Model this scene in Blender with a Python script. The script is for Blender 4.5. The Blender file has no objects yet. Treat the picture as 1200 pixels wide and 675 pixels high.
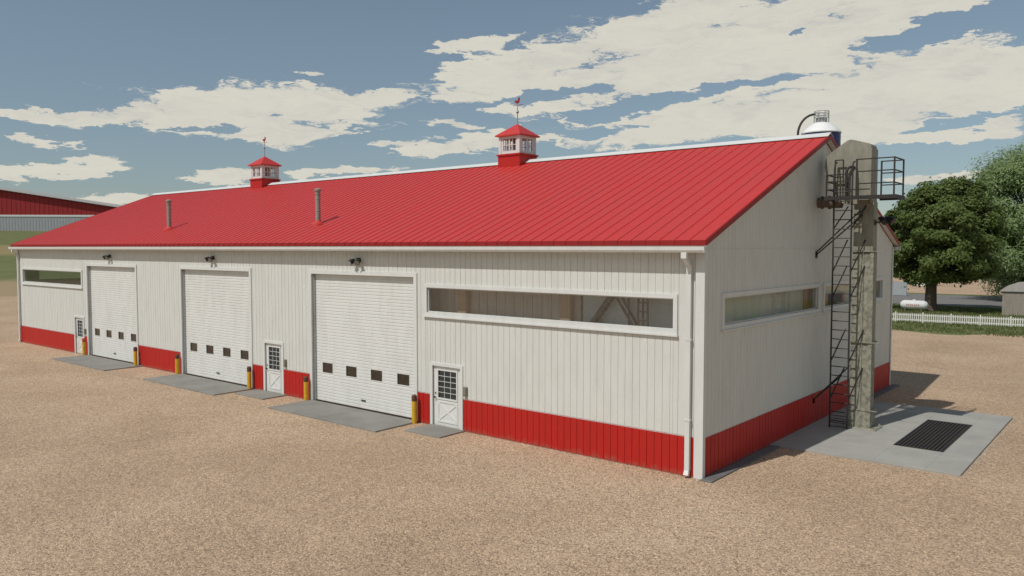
import bpy, math, random
import numpy as np
from mathutils import Vector, Matrix
random.seed(7)
S = bpy.context.scene
COL = S.collection
R = math.radians

# ------------------------------------------------------------------ helpers
class MB:
    """collects shapes; build() links them as ONE mesh object"""
    def __init__(s): s.v = []; s.f = []
    def add(s, vs, fs):
        o = len(s.v); s.v += [tuple(v) for v in vs]; s.f += [tuple(o+i for i in f) for f in fs]; return s
    def box(s, x0, x1, y0, y1, z0, z1):
        return s.add([(x0,y0,z0),(x1,y0,z0),(x1,y1,z0),(x0,y1,z0),(x0,y0,z1),(x1,y0,z1),(x1,y1,z1),(x0,y1,z1)],
                     [(3,2,1,0),(4,5,6,7),(0,1,5,4),(1,2,6,5),(2,3,7,6),(3,0,4,7)])
    def bevbox(s, x0, x1, y0, y1, z0, z1, b=.02):
        """box with chamfered top edges"""
        return s.add([(x0,y0,z0),(x1,y0,z0),(x1,y1,z0),(x0,y1,z0),(x0,y0,z1-b),(x1,y0,z1-b),(x1,y1,z1-b),(x0,y1,z1-b),
                      (x0+b,y0+b,z1),(x1-b,y0+b,z1),(x1-b,y1-b,z1),(x0+b,y1-b,z1)],
                     [(3,2,1,0),(8,9,10,11),(0,1,5,4),(1,2,6,5),(2,3,7,6),(3,0,4,7),(4,5,9,8),(5,6,10,9),(6,7,11,10),(7,4,8,11)])
    def prism(s, poly, axis, a, b):
        """poly of 2-D points extruded along axis ('x': points are (y,z); 'y': (x,z); 'z': (x,y))"""
        n = len(poly)
        def P(p, t): return {'x': (t,p[0],p[1]), 'y': (p[0],t,p[1]), 'z': (p[0],p[1],t)}[axis]
        return s.add([P(p,a) for p in poly]+[P(p,b) for p in poly],
                     [tuple(range(n))[::-1], tuple(range(n,2*n))]+[(i,(i+1)%n,n+(i+1)%n,n+i) for i in range(n)])
    def bar(s, a, b, w, h=None):
        """rectangular bar from a to b"""
        h = h or w; a = Vector(a); b = Vector(b); d = (b-a).normalized()
        u = d.cross(Vector((0,0,1)) if abs(d.z) < .95 else Vector((0,1,0))).normalized(); v = d.cross(u)
        c = [u*w/2+v*h/2, -u*w/2+v*h/2, -u*w/2-v*h/2, u*w/2-v*h/2]
        return s.add([a+k for k in c]+[b+k for k in c], [(0,1,2,3),(7,6,5,4),(0,4,5,1),(1,5,6,2),(2,6,7,3),(3,7,4,0)])
    def tube(s, pts, rad, n=8, caps=True):
        pts = [Vector(p) for p in pts]; m = len(pts)
        rad = rad if hasattr(rad, '__len__') else [rad]*m
        vs = []; u = None
        for i, p in enumerate(pts):
            d = (pts[min(i+1,m-1)]-pts[max(i-1,0)]).normalized()
            if u is None: u = d.cross(Vector((0,0,1)) if abs(d.z) < .9 else Vector((1,0,0))).normalized()
            else: u = (u-d*u.dot(d)).normalized()
            w = d.cross(u)
            vs += [p+(u*math.cos(2*math.pi*k/n)+w*math.sin(2*math.pi*k/n))*rad[i] for k in range(n)]
        fs = [(i*n+k, i*n+(k+1)%n, (i+1)*n+(k+1)%n, (i+1)*n+k) for i in range(m-1) for k in range(n)]
        if caps: fs += [tuple(range(n))[::-1], tuple(range((m-1)*n, m*n))]
        return s.add(vs, fs)
    def lathe(s, prof, cx, cy, n=32):
        """prof: (radius, z) bottom to top, about a vertical axis"""
        return s._lathe(prof,cx,cy,n)
    def _lathe(s, prof, cx, cy, n):
        vs = [(cx+r*math.cos(2*math.pi*k/n), cy+r*math.sin(2*math.pi*k/n), z) for r,z in prof for k in range(n)]
        m = len(prof)
        fs = [(i*n+k, i*n+(k+1)%n, (i+1)*n+(k+1)%n, (i+1)*n+k) for i in range(m-1) for k in range(n)]
        fs += [tuple(range(n))[::-1], tuple(range((m-1)*n, m*n))]
        return s.add(vs, fs)
    def build(s, name, mat, parent=None, smooth=0, loc=(0,0,0)):
        me = bpy.data.meshes.new(name); me.from_pydata(s.v, [], s.f); me.materials.append(mat); me.validate()
        import bmesh
        bm = bmesh.new(); bm.from_mesh(me); bmesh.ops.recalc_face_normals(bm, faces=bm.faces); bm.to_mesh(me); bm.free()
        if smooth:
            me.shade_smooth(); me.set_sharp_from_angle(angle=R(smooth))
        o = bpy.data.objects.new(name, me); COL.objects.link(o); o.location = loc
        if parent: o.parent = parent
        return o

def tag(o, label=None, cat=None, group=None, kind=None):
    if label: o['label'] = label
    if cat: o['category'] = cat
    if group: o['group'] = group
    if kind: o['kind'] = kind
    return o
def empty(name, loc, label, cat, group=None, rz=0):
    o = bpy.data.objects.new(name, None); COL.objects.link(o); o.location = loc; o.rotation_euler.z = rz
    o.empty_display_size = .3
    return tag(o, label, cat, group)
def copy_tree(o, parent=None):
    c = o.copy(); COL.objects.link(c)
    if parent: c.parent = parent
    for ch in [x for x in COL.objects if x.parent == o]: copy_tree(ch, c)
    return c

# ------------------------------------------------------------------ materials
def nodes(name):
    m = bpy.data.materials.new(name); m.use_nodes = True
    nt = m.node_tree; return m, nt, nt.nodes['Principled BSDF']
def N(nt, t, **k):
    n = nt.nodes.new(t)
    for a, b in k.items(): setattr(n, a, b)
    return n
def noise(nt, vec, scale, detail=4, rough=.55, dist=0):
    n = N(nt, 'ShaderNodeTexNoise'); n.inputs['Scale'].default_value = scale; n.inputs['Detail'].default_value = detail
    n.inputs['Roughness'].default_value = rough; n.inputs['Distortion'].default_value = dist
    if vec is not None: nt.links.new(vec, n.inputs['Vector'])
    return n.outputs['Fac']
def coords(nt, scale=(1,1,1), obj=True):
    c = N(nt, 'ShaderNodeTexCoord'); mp = N(nt, 'ShaderNodeMapping'); mp.inputs['Scale'].default_value = scale
    nt.links.new(c.outputs['Object'], mp.inputs['Vector']); return mp.outputs['Vector']
def ramp(nt, fac, stops):
    r = N(nt, 'ShaderNodeValToRGB'); e = r.color_ramp.elements
    while len(e) < len(stops): e.new(.5)
    for el, (p, c) in zip(e, stops): el.position = p; el.color = (*c, 1) if len(c) == 3 else c
    nt.links.new(fac, r.inputs['Fac']); return r.outputs['Color']
def mixc(nt, fac, a, b, mode='MIX'):
    m = N(nt, 'ShaderNodeMix', data_type='RGBA', blend_type=mode)
    for sock, v in ((0, fac), (6, a), (7, b)):
        if hasattr(v, 'links') or isinstance(v, bpy.types.NodeSocket): nt.links.new(v, m.inputs[sock])
        elif sock == 0: m.inputs[0].default_value = v
        else: m.inputs[sock].default_value = (*v, 1)
    return m.outputs[2]
def math_(nt, op, a, b=None, c=None, clamp=False):
    m = N(nt, 'ShaderNodeMath', operation=op, use_clamp=clamp)
    for i, v in enumerate((a, b, c)):
        if v is None: continue
        if isinstance(v, bpy.types.NodeSocket): nt.links.new(v, m.inputs[i])
        else: m.inputs[i].default_value = v
    return m.outputs[0]
def bump(nt, p, h, strength, dist=.02):
    b = N(nt, 'ShaderNodeBump'); b.inputs['Strength'].default_value = strength; b.inputs['Distance'].default_value = dist
    nt.links.new(h, b.inputs['Height']); nt.links.new(b.outputs['Normal'], p.inputs['Normal'])

def paint(name, col, dirt=(.2,.18,.15), amount=.25, rough=.5, scale=(1.2,1.2,.35), metallic=0, fine=18, bmp=.05, spec=.4):
    """painted sheet: base colour, broad streaky dirt, fine grain"""
    m, nt, p = nodes(name); v = coords(nt, scale)
    n1 = noise(nt, v, 2.2, 6, .62); n2 = noise(nt, coords(nt), fine, 4, .6)
    f = ramp(nt, n1, [(.42, (0,0,0)), (.78, (1,1,1))])
    f = math_(nt, 'MULTIPLY', f, amount)
    c = mixc(nt, f, col, dirt)
    c = mixc(nt, math_(nt, 'MULTIPLY', ramp(nt, n2, [(.45,(0,0,0)),(.75,(1,1,1))]), amount*.45), c, tuple(x*.6 for x in col))
    nt.links.new(c, p.inputs['Base Color'])
    p.inputs['Metallic'].default_value = metallic; p.inputs['Specular IOR Level'].default_value = spec
    rr = N(nt, 'ShaderNodeMapRange'); nt.links.new(n1, rr.inputs[0]); rr.inputs[3].default_value = rough-.08; rr.inputs[4].default_value = min(1, rough+.15)
    nt.links.new(rr.outputs[0], p.inputs['Roughness'])
    if bmp: bump(nt, p, n2, bmp, .01)
    return m

M = {}
M['white_siding'] = paint('white_siding', (.64,.64,.60), (.40,.38,.33), .26, .55)
M['white_trim']   = paint('white_trim', (.66,.665,.64), (.42,.39,.34), .25, .5)
M['door_white']   = paint('door_white', (.70,.70,.67), (.42,.39,.34), .3, .45)
M['red_siding']   = paint('red_siding', (.45,.012,.008), (.26,.016,.01), .3, .5)
M['red_roof']     = paint('red_roof', (.56,.043,.037), (.40,.070,.064), .55, .42, (2.0,.16,.16), fine=6)
M['red_trim']     = paint('red_trim', (.30,.012,.012), (.12,.01,.01), .35, .5)
M['dark_red']     = paint('dark_red', (.30,.014,.016), (.2,.02,.02), .4, .55)
M['black_steel']  = paint('black_steel', (.025,.024,.024), (.10,.055,.03), .35, .55)
M['rubber']       = paint('rubber', (.02,.02,.02), (.06,.05,.05), .3, .8)
M['galv']         = paint('galv', (.42,.43,.43), (.22,.20,.17), .4, .42, metallic=.6)
M['grey_siding']  = paint('grey_siding', (.36,.38,.40), (.22,.22,.22), .4, .6)
M['pipe_steel']   = paint('pipe_steel', (.30,.31,.27), (.16,.14,.11), .5, .5, (3,3,1.2), metallic=.1)
M['yellow']       = paint('yellow', (.68,.40,.02), (.20,.12,.03), .55, .5, (6,6,3))
M['bollard_top']  = paint('bollard_top', (.10,.045,.02), (.04,.03,.02), .5, .6, (6,6,3))
M['bollard_red']  = paint('bollard_red', (.45,.07,.03), (.2,.05,.02), .4, .6, (6,6,3))
M['leg_paint']    = paint('leg_paint', (.285,.27,.21), (.12,.105,.075), .6, .55, (2.6,2.6,.9), fine=9)
M['leg_worn']     = paint('leg_worn', (.31,.30,.235), (.055,.05,.035), 1.0, .6, (4.5,4.5,3.6), fine=9)
M['rust']         = paint('rust', (.15,.115,.09), (.12,.075,.05), .6, .75, (3,3,3))
M['silo_blue']    = paint('silo_blue', (.022,.028,.13), (.05,.05,.12), .4, .35)
M['silo_white']   = paint('silo_white', (.82,.82,.80), (.5,.48,.45), .3, .4)
M['timber']       = paint('timber', (.68,.32,.11), (.4,.18,.07), .5, .7, (9,9,.6))
M['post_wood']   = paint('post_wood', (.56,.37,.24), (.32,.2,.12), .5, .7, (9,9,.6))
M['panel_brown']  = paint('panel_brown', (.72,.60,.52), (.45,.36,.30), .6, .7, (4,4,.3))
M['panel_grey']   = paint('panel_grey', (.74,.78,.78), (.45,.45,.42), .4, .6)
M['inner']        = paint('inner', (.78,.77,.68), (.5,.48,.42), .4, .7)
M['fence_white']  = paint('fence_white', (.72,.71,.66), (.3,.28,.22), .45, .6, (3,3,2))
M['grey_wood']    = paint('grey_wood', (.32,.29,.24), (.14,.12,.09), .75, .8, (7,7,.6), fine=9)
M['blue_wood']    = paint('blue_wood', (.36,.39,.41), (.2,.2,.2), .5, .8, (7,7,.6))
M['shed_roof']    = paint('shed_roof', (.40,.38,.35), (.22,.20,.18), .5, .6)
M['house_white']  = paint('house_white', (.66,.67,.67), (.4,.4,.38), .3, .6)
M['house_roof']   = paint('house_roof', (.22,.21,.21), (.12,.11,.11), .5, .8)
M['tank_red']     = paint('tank_red', (.45,.06,.05), (.4,.2,.18), .5, .5)
M['bark']         = paint('bark', (.115,.088,.066), (.04,.03,.024), .9, .9, (6,6,1.2), fine=14, bmp=.6)
M['skylight']     = paint('skylight', (.72,.74,.72), (.5,.5,.46), .3, .4)
M['black_plastic']= paint('black_plastic', (.018,.018,.02), (.05,.05,.05), .3, .4)
M['lens']         = paint('lens', (.30,.30,.28), (.12,.12,.12), .4, .2)
M['box_grey']     = paint('box_grey', (.22,.20,.16), (.12,.10,.08), .4, .5)

def splash(m, col=(.40,.30,.20), top=.42):
    nt = m.node_tree; p = nt.nodes['Principled BSDF']; old = p.inputs['Base Color'].links[0].from_socket
    v = coords(nt); s_ = N(nt,'ShaderNodeSeparateXYZ'); nt.links.new(v, s_.inputs[0])
    n1 = noise(nt, coords(nt,(1,1,.5)), 3.5, 7, .7); n2 = noise(nt, v, 26, 4, .7)
    h = math_(nt,'ADD', math_(nt,'MULTIPLY', s_.outputs[2], -1/top), math_(nt,'ADD', math_(nt,'MULTIPLY',n1,1.5), math_(nt,'MULTIPLY',n2,.5)))
    f = ramp(nt, h, [(.62,(0,0,0)),(.98,(1,1,1))]); nt.links.new(mixc(nt, math_(nt,'MULTIPLY',f,.42), old, col), p.inputs['Base Color'])
splash(M['red_siding'], (.26,.13,.085)); splash(M['door_white'], (.45,.37,.28), .3)
def concrete(name, col, dark):
    m, nt, p = nodes(name); v = coords(nt)
    n1 = noise(nt, v, .9, 7, .62, .3); n2 = noise(nt, v, 60, 3, .6); n3 = noise(nt, v, 5, 5, .6)
    c = mixc(nt, ramp(nt, n1, [(.35,(0,0,0)),(.7,(1,1,1))]), dark, col)
    c = mixc(nt, math_(nt,'MULTIPLY',n2,.35), c, tuple(x*.55 for x in col))
    c = mixc(nt, math_(nt,'MULTIPLY',ramp(nt,n3,[(.55,(0,0,0)),(.75,(1,1,1))]),.35), c, (.30,.235,.17))
    nt.links.new(c, p.inputs['Base Color']); p.inputs['Roughness'].default_value = .85
    bump(nt, p, n2, .25, .01); return m
M['pad'] = concrete('pad_concrete', (.41,.40,.36), (.32,.315,.285))
M['apron'] = concrete('apron_concrete', (.275,.265,.235), (.20,.195,.175))
M['strip'] = concrete('strip_concrete', (.17,.17,.165), (.12,.12,.12))

def gravel():
    m, nt, p = nodes('gravel'); v = coords(nt)
    vo = N(nt, 'ShaderNodeTexVoronoi'); vo.inputs['Scale'].default_value = 30; nt.links.new(v, vo.inputs['Vector'])
    vo2 = N(nt, 'ShaderNodeTexVoronoi'); vo2.inputs['Scale'].default_value = 72; nt.links.new(v, vo2.inputs['Vector'])
    big = noise(nt, v, .16, 6, .6, .4); mid = noise(nt, v, 2.2, 5, .65); fine = noise(nt, v, 30, 4, .7)
    c = ramp(nt, big, [(.3,(.42,.305,.208)), (.5,(.49,.360,.248)), (.7,(.55,.415,.292))])
    c = mixc(nt, math_(nt,'MULTIPLY',ramp(nt,mid,[(.4,(0,0,0)),(.72,(1,1,1))]),.16), c, (.33,.235,.165))
    sep = N(nt, 'ShaderNodeSeparateColor'); nt.links.new(vo.outputs['Color'], sep.inputs[0])
    sep2 = N(nt, 'ShaderNodeSeparateColor'); nt.links.new(vo2.outputs['Color'], sep2.inputs[0])
    st = ramp(nt, sep.outputs[0], [(0,(.42,.38,.36)), (.3,(.85,.84,.83)), (.65,(1.05,1.05,1.05)), (1,(1.5,1.48,1.42))])
    c = mixc(nt, .85, c, st, 'MULTIPLY')
    st2 = ramp(nt, sep2.outputs[0], [(0,(.55,.5,.48)), (.4,(.95,.95,.95)), (1,(1.4,1.4,1.38))])
    c = mixc(nt, .8, c, st2, 'MULTIPLY')
    c = mixc(nt, math_(nt,'MULTIPLY',ramp(nt,fine,[(.5,(0,0,0)),(.75,(1,1,1))]),.3), c, (.24,.17,.12))
    nt.links.new(c, p.inputs['Base Color']); p.inputs['Roughness'].default_value = .95; p.inputs['Specular IOR Level'].default_value = .15
    h = math_(nt, 'ADD', math_(nt,'MULTIPLY',vo.outputs['Distance'],-1.2), math_(nt,'MULTIPLY',vo2.outputs['Distance'],-.6))
    h = math_(nt, 'ADD', h, math_(nt, 'MULTIPLY', mid, .25))
    bump(nt, p, h, .55, .03)
    return m
M['gravel'] = gravel()
def field():
    m, nt, p = nodes('grass_field'); v = coords(nt)
    big = noise(nt, v, .035, 6, .6, .5); mid = noise(nt, v, .5, 6, .7); fine = noise(nt, v, 9, 4, .7)
    c = ramp(nt, mid, [(.3,(.125,.145,.056)), (.55,(.165,.175,.075)), (.8,(.23,.22,.11))])
    c = mixc(nt, math_(nt,'MULTIPLY',ramp(nt,fine,[(.4,(0,0,0)),(.75,(1,1,1))]),.3), c, (.08,.10,.036))
    # dry strips across the far slope on the left
    s = N(nt,'ShaderNodeSeparateXYZ'); nt.links.new(v, s.inputs[0])
    x = math_(nt,'ADD', s.outputs[0], math_(nt,'MULTIPLY', math_(nt,'SUBTRACT',big,.5), 14))
    def band(a, b, w):
        u = N(nt,'ShaderNodeMapRange'); nt.links.new(x,u.inputs[0]); u.inputs[1].default_value=a-w; u.inputs[2].default_value=a+w
        d = N(nt,'ShaderNodeMapRange'); nt.links.new(x,d.inputs[0]); d.inputs[1].default_value=b+w; d.inputs[2].default_value=b-w
        return math_(nt,'MULTIPLY',u.outputs[0],d.outputs[0])
    c = mixc(nt, math_(nt,'MULTIPLY',band(-175,-158,2),.8), c, (.30,.23,.12))
    c = mixc(nt, math_(nt,'MULTIPLY',band(-119,-80,3),.85), c, (.36,.27,.17))
    nt.links.new(c, p.inputs['Base Color']); p.inputs['Roughness'].default_value = .95; p.inputs['Specular IOR Level'].default_value = .1
    bump(nt, p, fine, .6, .06); return m
M['field'] = field()
def asphalt():
    m, nt, p = nodes('asphalt'); v = coords(nt); n1 = noise(nt, v, .4, 6, .65); n2 = noise(nt, v, 40, 3)
    c = mixc(nt, n1, (.15,.145,.14), (.24,.225,.205)); c = mixc(nt, math_(nt,'MULTIPLY',n2,.3), c, (.08,.08,.08))
    nt.links.new(c, p.inputs['Base Color']); p.inputs['Roughness'].default_value = .9; return m
M['asphalt'] = asphalt()
def glass(name, tint=(.82,.85,.86), base=.12, power=3.2, gain=.7, refl=(.9,.9,.9)):
    m, nt, p = nodes(name); nt.nodes.remove(p); out = nt.nodes['Material Output']
    lw = N(nt,'ShaderNodeLayerWeight'); lw.inputs['Blend'].default_value = .5
    f = math_(nt,'ADD', math_(nt,'MULTIPLY', math_(nt,'POWER', lw.outputs['Facing'], power), gain), base, clamp=True)
    t = N(nt,'ShaderNodeBsdfTransparent'); t.inputs[0].default_value = (*tint,1)
    g = N(nt,'ShaderNodeBsdfGlossy'); g.inputs['Roughness'].default_value = .03; g.inputs['Color'].default_value = (*refl,1)
    mx = N(nt,'ShaderNodeMixShader'); nt.links.new(f,mx.inputs[0]); nt.links.new(t.outputs[0],mx.inputs[1]); nt.links.new(g.outputs[0],mx.inputs[2])
    nt.links.new(mx.outputs[0], out.inputs['Surface']); return m
M['glass'] = glass('window_glass', (.90,.92,.92), .10, 4.2, .6)
M['door_glass'] = glass('door_glass', (.28,.32,.38), .17, 4, .5, (.62,.80,1.0))
M['shade_glass'] = glass('shade_side_glass', (.92,.93,.92), .05, 5, .35)
M['dark_glass'] = glass('dark_glass', (.25,.26,.27))
def leaf(name, c0, c1, c2):
    m, nt, p = nodes(name); g = N(nt,'ShaderNodeNewGeometry')
    c = ramp(nt, g.outputs['Random Per Island'], [(0,c0),(.5,c1),(1,c2)])
    n = noise(nt, coords(nt), .55, 3, .6)
    c = mixc(nt, math_(nt,'MULTIPLY',ramp(nt,n,[(.4,(0,0,0)),(.65,(1,1,1))]),.45), c, tuple(x*.72 for x in c1))
    nt.links.new(c, p.inputs['Base Color']); p.inputs['Roughness'].default_value = .6; p.inputs['Specular IOR Level'].default_value = .25
    tr = N(nt,'ShaderNodeBsdfTranslucent'); nt.links.new(c, tr.inputs[0])
    mx = N(nt,'ShaderNodeMixShader'); mx.inputs[0].default_value = .42
    nt.links.new(p.outputs[0],mx.inputs[1]); nt.links.new(tr.outputs[0],mx.inputs[2]); nt.links.new(mx.outputs[0], nt.nodes['Material Output'].inputs['Surface'])
    return m
M['leaf_dark'] = leaf('leaf_dark', (.095,.14,.036), (.135,.19,.052), (.20,.25,.08))
M['leaf_pale'] = leaf('leaf_pale', (.22,.31,.12), (.29,.385,.165), (.36,.44,.23))
M['leaf_mid'] = leaf('leaf_mid', (.08,.115,.045), (.11,.15,.06), (.15,.19,.085))
M['grass_blade'] = leaf('grass_blade', (.10,.14,.04), (.14,.18,.06), (.20,.22,.09))

def stone():
    m, nt, p = nodes('stone'); g = N(nt,'ShaderNodeNewGeometry')
    c = ramp(nt, g.outputs['Random Per Island'], [(0,(.30,.23,.17)),(.4,(.45,.35,.25)),(.75,(.52,.43,.33)),(1,(.60,.56,.50))])
    nt.links.new(c, p.inputs['Base Color']); p.inputs['Roughness'].default_value = .9; return m
M['stone'] = stone()
# ------------------------------------------------------------------ ground
def hz(x): # height of the land: flat yard, a slope rising far to the left
    t = min(max((-104-x)/118, 0), 1); return 10.4*(t*t*(3-2*t)*.25 + t*.75)
def sheet(name, poly, z, mat):
    m = MB(); m.add([(x,y,z) for x,y in poly], [tuple(range(len(poly)))])
    return tag(m.build(name, mat), kind='structure')
xs = [-900,-600,-400,-300,-260]+[-250+5*i for i in range(31)]+[-90,-60,-20,20,80,200,500,900]
ys = [-300,-100,-50,0,50,100,200,400,700,1000,1600]
g = MB(); g.add([(x,y,hz(x)) for y in ys for x in xs],
      [(j*len(xs)+i, j*len(xs)+i+1, (j+1)*len(xs)+i+1, (j+1)*len(xs)+i) for j in range(len(ys)-1) for i in range(len(xs)-1)])
tag(g.build('ground', M['field'], smooth=40), kind='structure')
# gravel yard with a ragged edge
ed = []
random.seed(3)
for i in range(211):                                                 # far edge (right to left)
    x = 210-i*1.5; ed.append((x, 43.6+1.1*math.sin(x*.35)+.8*math.sin(x*.9+1)+random.uniform(-.5,.5)))
left = [(-100+2.2*math.sin(y*.21)+random.uniform(-.8,.8), y) for y in range(42,-240,-2)]
sheet('gravel_yard', [p for p in ed if p[0] > -99]+left+[(-100,-240),(210,-240)], .004, M['gravel'])
# road and gravel ground beyond the lawn
sheet('road', [(-90,72.5),(80,72.5),(80,93),(-90,93)], .004, M['asphalt'])
sheet('gravel_lot', [(-90,95),(80,97),(80,150),(-90,150)], .004, M['gravel'])

# ------------------------------------------------------------------ the machine shed
L, W, EZ = 47.0, 18.0, 6.0
bld = empty('machine_shed', (0,0,0), 'long white metal-sided farm shed with bright red roof, red base band and three roll-up doors', 'farm building')
def grid_wall(mb, u0, u1, v0, v1, holes, P, t):
    """flat wall with holes: outer faces, inner faces and reveals; P(u,v,d) -> point, d = depth inwards"""
    us = sorted({u0,u1}|{h[0] for h in holes}|{h[1] for h in holes}); vs = sorted({v0,v1}|{h[2] for h in holes}|{h[3] for h in holes})
    us = [u for u in us if u0 <= u <= u1]; vs = [v for v in vs if v0 <= v <= v1]
    solid = lambda i,j: 0 <= i < len(us)-1 and 0 <= j < len(vs)-1 and not any(h[0] < (us[i]+us[i+1])/2 < h[1] and h[2] < (vs[j]+vs[j+1])/2 < h[3] for h in holes)
    for i in range(len(us)-1):
        for j in range(len(vs)-1):
            if not solid(i,j): continue
            a,b,c,d = us[i],us[i+1],vs[j],vs[j+1]
            mb.add([P(a,c,0),P(b,c,0),P(b,d,0),P(a,d,0)], [(0,1,2,3)]); mb.add([P(a,c,t),P(a,d,t),P(b,d,t),P(b,c,t)], [(0,1,2,3)])
            if not solid(i-1,j): mb.add([P(a,c,0),P(a,d,0),P(a,d,t),P(a,c,t)], [(0,1,2,3)])
            if not solid(i+1,j): mb.add([P(b,c,0),P(b,c,t),P(b,d,t),P(b,d,0)], [(0,1,2,3)])
            if not solid(i,j-1): mb.add([P(a,c,0),P(a,c,t),P(b,c,t),P(b,c,0)], [(0,1,2,3)])
            if not solid(i,j+1): mb.add([P(a,d,0),P(b,d,0),P(b,d,t),P(a,d,t)], [(0,1,2,3)])
def gaps(v0, v1, holes, u):
    segs = [(v0,v1)]
    for h in holes:
        if not (h[0]-.001 < u < h[1]+.001): continue
        new = []
        for a,b in segs:
            if h[3] <= a or h[2] >= b: new.append((a,b)); continue
            if h[2] > a: new.append((a,h[2]))
            if h[3] < b: new.append((h[3],b))
        segs = new
    return segs
def boards(mb, u0, u1, v0, v1f, holes, P, pitch=.23, proud=.014, gap=(.011,.005)):
    """upright siding boards with narrow grooves, cut round the holes"""
    n = int(round((u1-u0)/pitch))
    cuts = [u0+(u1-u0)*i/n for i in range(n+1)]
    for i in range(n):
        a = cuts[i]+gap[i%2]/2; b = cuts[i+1]-gap[(i+1)%2]/2
        pts = sorted({a,b}|{h[0] for h in holes if a < h[0] < b}|{h[1] for h in holes if a < h[1] < b})
        for p,q in zip(pts, pts[1:]):
            top = v1f((p+q)/2) if callable(v1f) else v1f
            for c,d in gaps(v0, top, holes, (p+q)/2):
                if d-c < .02: continue
                d0 = min(v1f(p), d) if callable(v1f) and d == top else d
                d1 = min(v1f(q), 99) if callable(v1f) and d == top else d
                x = .004
                mb.add([P(p,c,0),P(q,c,0),P(q,d1,0),P(p,d0,0),P(p+x,c,-proud),P(q-x,c,-proud),P(q-x,d1,-proud),P(p+x,d0,-proud)],
                       [(4,5,6,7),(0,1,5,4),(1,2,6,5),(2,3,7,6),(3,0,4,7)])
FP = lambda u,v,d: (u, d, v)                # front wall, outward = -y
BP = lambda u,v,d: (u, W-d, v)
GP = lambda u,v,d: (-d, u, v)               # right gable wall, outward = +x
HP = lambda u,v,d: (-L+d, u, v)             # left gable wall
OD = [(-36.72,-31.02),(-26.45,-20.72),(-16.43,-10.67)]
OT = 5.0
PD = [(-38.5,-37.35),(-19.68,-18.43),(-9.82,-8.5)]
PT = 2.06
FW = [(-46.1,-37.5,3.86,4.64),(-10.05,-.84,3.83,4.66)]
fh = [(a,b,-.1,OT) for a,b in OD]+[(a,b,-.1,PT) for a,b in PD]+FW
BZ = 1.05
GW = [(1.15,8.6,3.92,4.66),(9.2,16.45,3.92,4.66)]
S_ = (9.80-6.19)/9.3
def rz(y): return 6.19+(min(y, W-y)+.3)*S_      # top of the roof
def wz(y): return rz(y)-.17
T = .15
# front and rear walls
m = MB(); grid_wall(m, -L, 0, 0, 5.98, fh, FP, T); boards(m, -L, 0, BZ+.03, 5.98, fh, FP); m.build('wall', M['white_siding'], bld)
bandh = [h for h in fh if h[2] < BZ]
runs = []; c = -L
for a,b in sorted([(h[0],h[1]) for h in bandh]): runs.append((c,a)); c = b
runs.append((c,0))
for a,b in runs:
    if b-a > .2: m = MB(); boards(m, a, b, .02, BZ, [], FP, proud=.022, gap=(.008,.005)); m.box(a,b,-.001,.01,.02,BZ); m.build('base_band', M['red_siding'], bld)
BW = [(-44,-38,3.9,4.66),(-9,-2,3.9,4.66),(-28,-20,3.9,4.66)]
m = MB(); grid_wall(m, -L, 0, 0, 5.98, BW, BP, T); boards(m, -L, 0, BZ+.03, 5.98, BW, BP); m.build('wall', M['white_siding'], bld)
m = MB(); boards(m, -L, 0, .02, BZ, [], BP, proud=.022, gap=(.010,.006)); m.build('base_band', M['red_siding'], bld)
# gable walls
for P in (GP, HP):
    m = MB(); grid_wall(m, T, W-T, 0, 5.98, GW, P, T); boards(m, .02, W-.02, BZ+.03, 5.96, GW, P, .23, .012, (.009,.006)); m.build('wall', M['white_siding'], bld)
    m = MB()
    m.add([P(0,5.98,0),P(W,5.98,0),P(W,wz(W),0),P(W/2,wz(W/2),0),P(0,wz(0),0)], [(0,1,2,3,4)])
    m.add([P(T,5.98,T),P(W-T,5.98,T),P(W-T,wz(T),T),P(W/2,wz(W/2),T),P(T,wz(T),T)], [(0,1,2,3,4)])
    boards(m, .02, W-.02, 5.985, lambda y: wz(y), [], P, .23, .012, (.009,.006)); m.build('gable_peak', M['white_siding'], bld)
    m = MB(); boards(m, .02, W-.02, .02, BZ, [], P, .23, .022, (.022,.012)); m.build('base_band', M['red_siding'], bld)
# corner trim
for x in (0,-L):
    s = 1 if x == 0 else -1
    for y in (0,W):
        q = -1 if y == 0 else 1
        m = MB(); a = sorted((x+s*.03, x-s*.21)); b = sorted((y+q*.03, y+q*.045)); m.box(a[0],a[1],b[0],b[1],.01,5.95)
        a = sorted((x+s*.03, x+s*.045)); b = sorted((y+q*.045, y-q*.10)); m.box(a[0],a[1],b[0],b[1],.01,5.95)
        m.build('corner_trim', M['white_trim'], bld)
# inside: floor, lining wall with posts
m = MB(); m.box(-L+T,-T,T,W-T,.005,.03); m.build('floor', M['apron'], bld)
m = MB(); yi = .78
for i in range(17): m.bevbox(-10.6+i*.373+.012, -10.6+(i+1)*.373-.012, yi-.06, yi, .03, 5.2, .01)
m.box(-10.62,-4.25,yi,yi+.05,.03,5.3); m.build('inner_wall', M['panel_brown'], bld)
for x in (-8.95,-4.72):
    m = MB(); m.box(x-.19,x+.19,.50,.715,.03,5.6); m.build('timber_post', M['post_wood'], bld)
m = MB()
for k in range(40): m.box(-4.23,-.80,yi-.02,yi,.03+k*.13,.03+k*.13+.115)
m.box(-4.248,-.80,yi,yi+.05,.03,5.3); m.build('inner_wall', M['panel_grey'], bld)
m = MB(); m.box(-.46,-.41,.17,17.5,.03,6.2); m.build('inner_wall', M['inner'], bld)
m = MB()
for k in range(4): m.box(-.39,-.33,8.35+k*.3,8.35+k*.3+.285,.03,5.8)
m.build('plank_partition', M['timber'], bld)
m = MB()
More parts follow.
